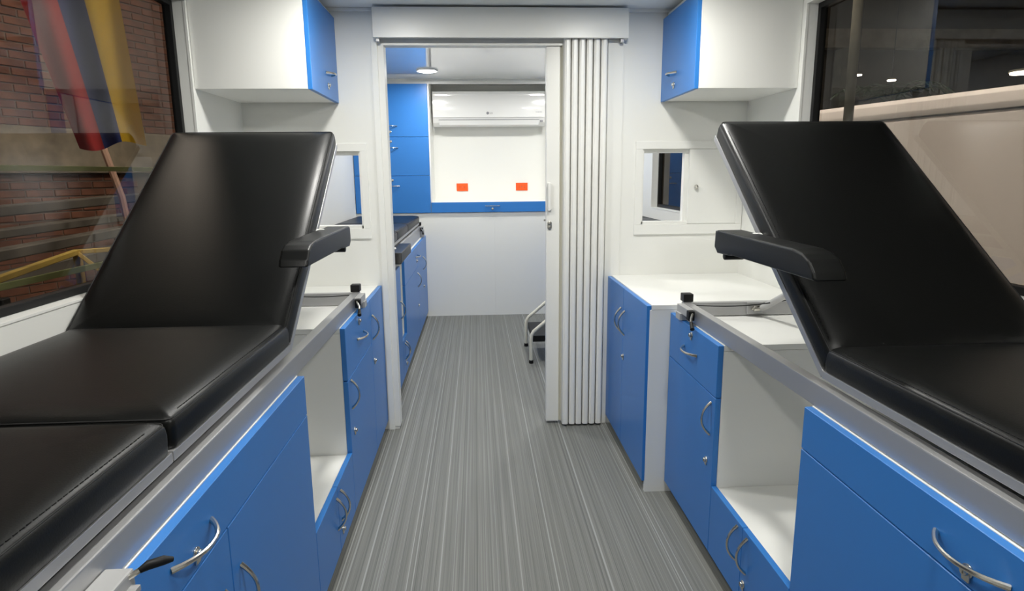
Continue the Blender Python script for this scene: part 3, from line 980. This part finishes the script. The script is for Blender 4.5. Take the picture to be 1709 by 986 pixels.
# ------------------------------------------------------------------ the hall outside, left
GZ = -1.05
struct('floor_hall', box(new_bm(), -14, 14, -6, 16, GZ - 0.1, GZ), M['hallfloor'], 'grey concrete floor of the hall outside')
a = math.radians(25)
wd = Vector((math.sin(a), math.cos(a), 0))
wn = Vector((math.cos(a), -math.sin(a), 0))      # towards the vehicle
P0 = Vector((-3.95, 6.35, 0))
bw = struct_root('wall_brick', 'red brick wall of the hall beyond the left window', P0)
bw.rotation_euler = (0, 0, -a)                    # local y runs along the wall, local x faces the vehicle
def bobj(name, bm, m):
    bmesh.ops.recalc_face_normals(bm, faces=bm.faces[:])
    me = bpy.data.meshes.new(name)
    bm.to_mesh(me); bm.free()
    me.materials.append(m)
    o = bpy.data.objects.new(name, me)
    C.objects.link(o)
    o.parent = bw
    return o
bobj('mortar_bed', box(new_bm(), -0.20, 0.0, -7.0, 7.0, GZ, 5.0), M['mortar'])
bobj('concrete_beam', box(new_bm(), -0.05, 0.10, -7.0, 7.0, 1.36, 1.775, 0.02), M['concrete'])
bx = new_bm(); box(bx, -0.05, 0.012, -0.118, 0.118, -0.030, 0.030, 0.004, 1)
b0 = bobj('brick', bx, M['brick'])
first = True
rows = [1.815 + 0.072 * r for r in range(21)]
for r, z in enumerate(rows):
    for c_ in range(10):
        y = -0.72 + 0.25 * c_ + (0.125 if r % 2 else 0)
        o = b0 if first else b0.copy()
        if not first:
            C.objects.link(o); o.parent = bw
        first = False
        o.location = (random.uniform(-0.003, 0.003), y, z)
for r in range(6):
    for c_ in range(7):
        o = b0.copy(); C.objects.link(o); o.parent = bw
        o.location = (random.uniform(-0.003, 0.003), -1.0 + 0.25 * c_ + (0.125 if r % 2 else 0), 1.318 - 0.072 * r)
rest = new_bm()
for r in range(-33, 54):
    z = 1.815 + 0.072 * r
    if 1.33 < z < 1.80 or z < GZ + 0.05 or z > 4.95:
        continue
    for c_ in range(-24, 28):
        inblock = (0 <= r < 21 and 0 <= c_ < 10) or (z < 1.33 and z > 0.93)
        if inblock or abs(c_) > 14:
            continue
        y = -0.72 + 0.25 * c_ + (0.125 if r % 2 else 0)
        box(rest, -0.05, 0.010, y - 0.118, y + 0.118, z - 0.030, z + 0.030)
o = bobj('bricks_further_out', rest, M['brick'])
o['kind'] = 'stuff'

# flag hanging between the vehicle and the wall
fl = new_bm()
NX, NZ = 30, 24
A0, A1 = Vector((-2.26, 3.54, 0)), Vector((-1.88, 3.76, 0))
fd = (A1 - A0).normalized()
fnm = Vector((-fd.y, fd.x, 0))
g = []
for i in range(NX + 1):
    u = i / NX
    col = []
    for k in range(NZ + 1):
        w = k / NZ
        z = 2.75 - w * (1.285 + 0.02 * math.sin(u * 7) - 0.03 * u)
        le, ri = -0.36 + 0.66 * w, 0.84 + 0.18 * w
        p = A0 + fd * ((le + (ri - le) * u) * 0.44) + fnm * (0.030 * math.sin(u * 15 + w * 2.0) * (0.6 + 0.4 * w))
        col.append(fl.verts.new((p.x, p.y, z)))
    g.append(col)
for i in range(NX):
    for k in range(NZ):
        f = fl.faces.new((g[i][k], g[i + 1][k], g[i + 1][k + 1], g[i][k + 1]))
        u = (i + 0.5) / NX
        f.material_index = 0 if u < 0.37 else (1 if u < 0.64 else 2)
bmesh.ops.solidify(fl, geom=fl.faces[:], thickness=0.003)
o = obj('flag', fl, [M['red'], M['navy'], M['yellow']], smooth=True)
tag(o, 'hanging red, blue and yellow flag outside the left window', 'flag')

# straps, beams, trestle and pipe outside
def tagged_tube(name, pts, r, m, label, cat, group=None, n=8):
    return tag(obj(name, tube(new_bm(), pts, r, n), m, None, True), label, cat, group)

def bar(bm, p, q, w, h):
    p, q = Vector(p), Vector(q)
    dd = (q - p)
    L = dd.length
    t = bmesh.new()
    bmesh.ops.create_cube(t, size=1)
    for v in t.verts:
        v.co = Vector((v.co.x * w, v.co.y * L, v.co.z * h))
    bmesh.ops.bevel(t, geom=t.edges[:], offset=min(w, h) * 0.12, segments=1, affect='EDGES')
    rot = Vector((0, 1, 0)).rotation_difference(dd.normalized()).to_matrix().to_4x4()
    bmesh.ops.transform(t, matrix=Matrix.Translation((p + q) / 2) @ rot, verts=t.verts[:])
    merge(bm, t)
    return bm

def rail_thing(z, label):
    r = thing('green_rail', label, 'rail', (-1.55, 1.6, GZ), 'green rails outside the left window')
    return r
gr = thing('green_guard_rail', 'pale green guard rail with two bars outside the left window', 'rail', (-1.62, 2.6, GZ))
obj('rail_bar', bar(new_bm(), (-1.62, 0.8, 1.335), (-1.62, 4.4, 1.350), 0.012, 0.020), M['green'], gr)
obj('rail_bar', bar(new_bm(), (-1.62, 0.8, 0.955), (-1.62, 4.4, 0.925), 0.012, 0.024), M['green'], gr)
for y in (0.8, 4.4):
    obj('post', bar(new_bm(), (-1.62, y, GZ), (-1.62, y, 1.37), 0.03, 0.03), M['green'], gr)

for k, (p, q, w, h) in enumerate((((-3.16, 3.0, 1.075), (-2.92, 6.1, 1.15), 0.10, 0.07), ((-2.98, 2.6, 0.955), (-2.74, 5.9, 1.02), 0.10, 0.055),
                    ((-2.78, 2.4, 0.845), (-2.60, 5.7, 0.945), 0.10, 0.065), ((-2.70, 2.3, 0.72), (-2.55, 5.6, 0.82), 0.10, 0.075))):
    lab = ['topmost grey steel beam stacked outside the left window', 'second grey steel beam from the top of the outside stack',
           'third grey steel beam from the top of the outside stack', 'lowest visible grey steel beam of the outside stack'][k]
    tag(obj('steel_beam', bar(new_bm(), p, q, w, h), M['galv']), lab, 'beam', 'steel beams outside')
rk = thing('beam_rack', 'dark post rack carrying the steel beams outside', 'rack', (-2.9, 4.0, GZ))
for y in (3.4, 4.9):
    obj('post', bar(new_bm(), (-2.84, y, GZ), (-2.84, y, 0.68), 0.08, 0.10), M['rubber'], rk)
    obj('arm', bar(new_bm(), (-3.3, y, 0.64), (-2.5, y, 0.66), 0.06, 0.05), M['rubber'], rk)
ty = thing('trestle', 'yellow painted metal trestle outside the left window', 'trestle', (-2.1, 3.3, GZ))
obj('top_bar', bar(new_bm(), (-2.03, 2.5, 0.865), (-2.22, 3.58, 0.905), 0.03, 0.03), M['ypaint'], ty)
obj('top_bar', bar(new_bm(), (-2.22, 3.58, 0.905), (-1.95, 3.86, 0.90), 0.03, 0.025), M['ypaint'], ty)
obj('leg', bar(new_bm(), (-2.22, 3.58, 0.90), (-2.21, 3.60, GZ), 0.035, 0.035), M['ypaint'], ty)
obj('leg', bar(new_bm(), (-2.03, 2.60, 0.86), (-2.02, 2.62, GZ), 0.035, 0.035), M['ypaint'], ty)
obj('brace', bar(new_bm(), (-2.22, 3.58, 0.90), (-1.98, 3.44, 0.78), 0.022, 0.022), M['ypaint'], ty)
obj('leg', bar(new_bm(), (-1.95, 3.86, 0.90), (-1.94, 3.87, GZ), 0.035, 0.035), M['ypaint'], ty)
tagged_tube('drain_pipe', [(-2.62, 4.55, 1.90), (-2.44, 4.36, 1.49), (-2.38, 4.39, 1.18), (-2.36, 4.40, 0.9), (-2.36, 4.40, GZ)], 0.022, M['copper'], 'slanting pale pipe below the flag outside', 'pipe')

# ------------------------------------------------------------------ the hall outside, right
b = math.radians(-16)
e1 = Vector((math.sin(b), math.cos(b), 0))
tr = thing('trailer', 'beige trailer body with rounded top rail outside the right window', 'trailer', (2.3, 2.5, GZ))
tr.rotation_euler = (0, 0, -b)
def tobj(name, bm, m, sm=False):
    bmesh.ops.recalc_face_normals(bm, faces=bm.faces[:])
    me = bpy.data.meshes.new(name)
    bm.to_mesh(me); bm.free()
    me.materials.append(m)
    if sm:
        for p in me.polygons: p.use_smooth = True
        me.set_sharp_from_angle(angle=math.radians(40))
    o = bpy.data.objects.new(name, me)
    C.objects.link(o); o.parent = tr
    return o
# local frame: x away from the vehicle, y along the trailer, z up; visible side at local x = X0
q = Vector((2.01, 2.98, 0)) - Vector((2.3, 2.5, 0))
c_, s_ = math.cos(b), math.sin(b)
X0 = q.x * c_ - q.y * s_
zt = 1.635 - GZ
tobj('body', box(new_bm(), X0 + 0.012, X0 + 2.2, -3.2, 1.15, 0.35, zt - 0.09, 0.01), M['trailer'])
pr_ = [(X0 + 0.0, zt - 0.085), (X0 - 0.004, zt - 0.06), (X0 + 0.002, zt - 0.02), (X0 + 0.02, zt), (X0 + 0.25, zt + 0.002), (X0 + 0.25, zt - 0.085)]
bm = new_bm()
prism(bm, [(p_[0], p_[1]) for p_ in pr_], 'y', -3.2, 1.15, 0.004)
tobj('top_rail', bm, M['trailer'], True)
tobj('side_panel', box(new_bm(), X0 + 0.004, X0 + 0.014, -3.15, 1.12, 0.40, zt - 0.10, 0.002), M['trailer'])
for y in (-2.2, 0.3):
    bm = new_bm()
    cyl(bm, (X0 + 0.10, y, 0.40), (X0 + 0.34, y, 0.40), 0.40, 28, 0.03)
    tobj('wheel', bm, M['rubber'], True)
tagged_tube('pole', [(1.535, 2.585, GZ), (1.535, 2.585, 3.6)], 0.019, M['pole'], 'weathered thin pole just outside the right window', 'pole', None, 12)

hw = struct_root('wall_hall_right', 'dark rear wall of the hall with beams and columns', (6, 9, GZ))
obj('wall_sheet', box(new_bm(), -2, 14, 10.0, 10.2, GZ, 6), M['hall'], hw)
obj('beam', box(new_bm(), -2, 14, 9.7, 9.9, 3.15, 3.42), M['concrete'], hw)
for x in (4.4, 5.6, 7.2, 9.0):
    obj('column', box(new_bm(), x, x + 0.14, 9.72, 9.95, GZ, 3.15), M['pole'], hw)
struct('wall_hall_side', box(new_bm(), 12, 12.2, -6, 10, GZ, 6), M['hall'], 'dark far side wall of the hall')
struct('ceiling_hall', box(new_bm(), -14, 14, -6, 16, 6.0, 6.1), M['hall'], 'dark hall roof')

pl = thing('potted_palm', 'small dark potted palm behind the beige trailer', 'plant', (3.86, 5.85, GZ))
bm = new_bm(); prism(bm, [(-0.0, 0.0)] * 0 or [(3.70, 5.69), (4.02, 5.69), (4.02, 6.01), (3.70, 6.01)], 'z', GZ, GZ + 0.45, 0.02)
obj('pot', bm, M['pole'], pl)
obj('trunk', tube(new_bm(), [(3.86, 5.85, GZ + 0.44), (3.88, 5.86, 0.6), (3.86, 5.85, 1.90)], 0.03, 8, True, [0.045, 0.035, 0.03]), M['pole'], pl, True)
for k in range(11):
    an = 2 * PI * k / 11 + 0.2
    bm = new_bm()
    prev = None
    L = random.uniform(0.42, 0.58)
    dv = Vector((math.cos(an), math.sin(an), 0)); sv = Vector((-math.sin(an), math.cos(an), 0))
    spine = [Vector((3.86, 5.85, 1.90)) + dv * (L * u_) + Vector((0, 0, 0.22 * math.sin(u_ * 2.3) - 0.10 * u_ * u_)) for u_ in [i / 9 for i in range(10)]]
    tube(bm, spine, 0.006, 5)
    for i in range(1, 9):
        for sg in (-1, 1):
            base_ = spine[i]
            tip = base_ + sv * sg * (0.15 * math.sin(PI * i / 9.5) + 0.03) + dv * 0.06 - Vector((0, 0, 0.05))
            v1 = bm.verts.new(base_ - dv * 0.012); v2 = bm.verts.new(base_ + dv * 0.012); v3 = bm.verts.new(tip)
            v4 = bm.verts.new(base_ + Vector((0, 0, 0.006)))
            bm.faces.new((v1, v2, v3)); bm.faces.new((v1, v4, v3)); bm.faces.new((v4, v2, v3))
    obj('frond', bm, M['leaf'], pl)

def hall_or_added_lamp(x, y, z, r, label, m='lamp_h', flat=False):
    t = thing('hall_or_added_lamp', label, 'lamp', (x, y, z), 'lamps of the hall outside')
    bm = new_bm()
    tube(bm, [(x, y, z + (0.02 if flat else 0.16)), (x, y, z + (0.015 if flat else 0.10)), (x, y, z)], r, 20, True, [0.03, r * (0.95 if flat else 0.5), r])
    obj('shade', bm, M['pole'], t, True)
    bm = new_bm()
    cyl(bm, (x, y, z - 0.012), (x, y, z - 0.002), r * 0.9, 20)
    obj('bulb', bm, M[m], t)
    obj('cord', tube(new_bm(), [(x, y, z + (0.015 if flat else 0.15)), (x, y, 6.0)], 0.004, 6), M['rubber'], t)

hall_or_added_lamp(4.65, 7.71, 2.46, 0.05, 'small distant hall lamp right of the pole', flat=True)
hall_or_added_lamp(4.95, 7.51, 2.37, 0.05, 'small distant hall lamp above the palm', flat=True)
hall_or_added_lamp(3.98, 4.54, 2.00, 0.09, 'nearer hall lamp at the right edge of the right window', flat=True)
hall_or_added_lamp(-2.4, 3.2, 4.6, 0.35, 'added unseen lamp high over the brick wall side')  # this lamp and the next are added out of view to light the left side
hall_or_added_lamp(-2.6, 5.4, 4.6, 0.35, 'added unseen lamp high over the flag')
hall_or_added_lamp(0.7, 2.2, 4.6, 0.35, 'added unseen lamp over the vehicle roof lighting the trailer, nearer one', 'lamp_added')  # added pair, out of view, placed to brighten the trailer side
hall_or_added_lamp(0.7, 3.8, 4.6, 0.35, 'added unseen lamp over the vehicle roof lighting the trailer, farther one', 'lamp_added')
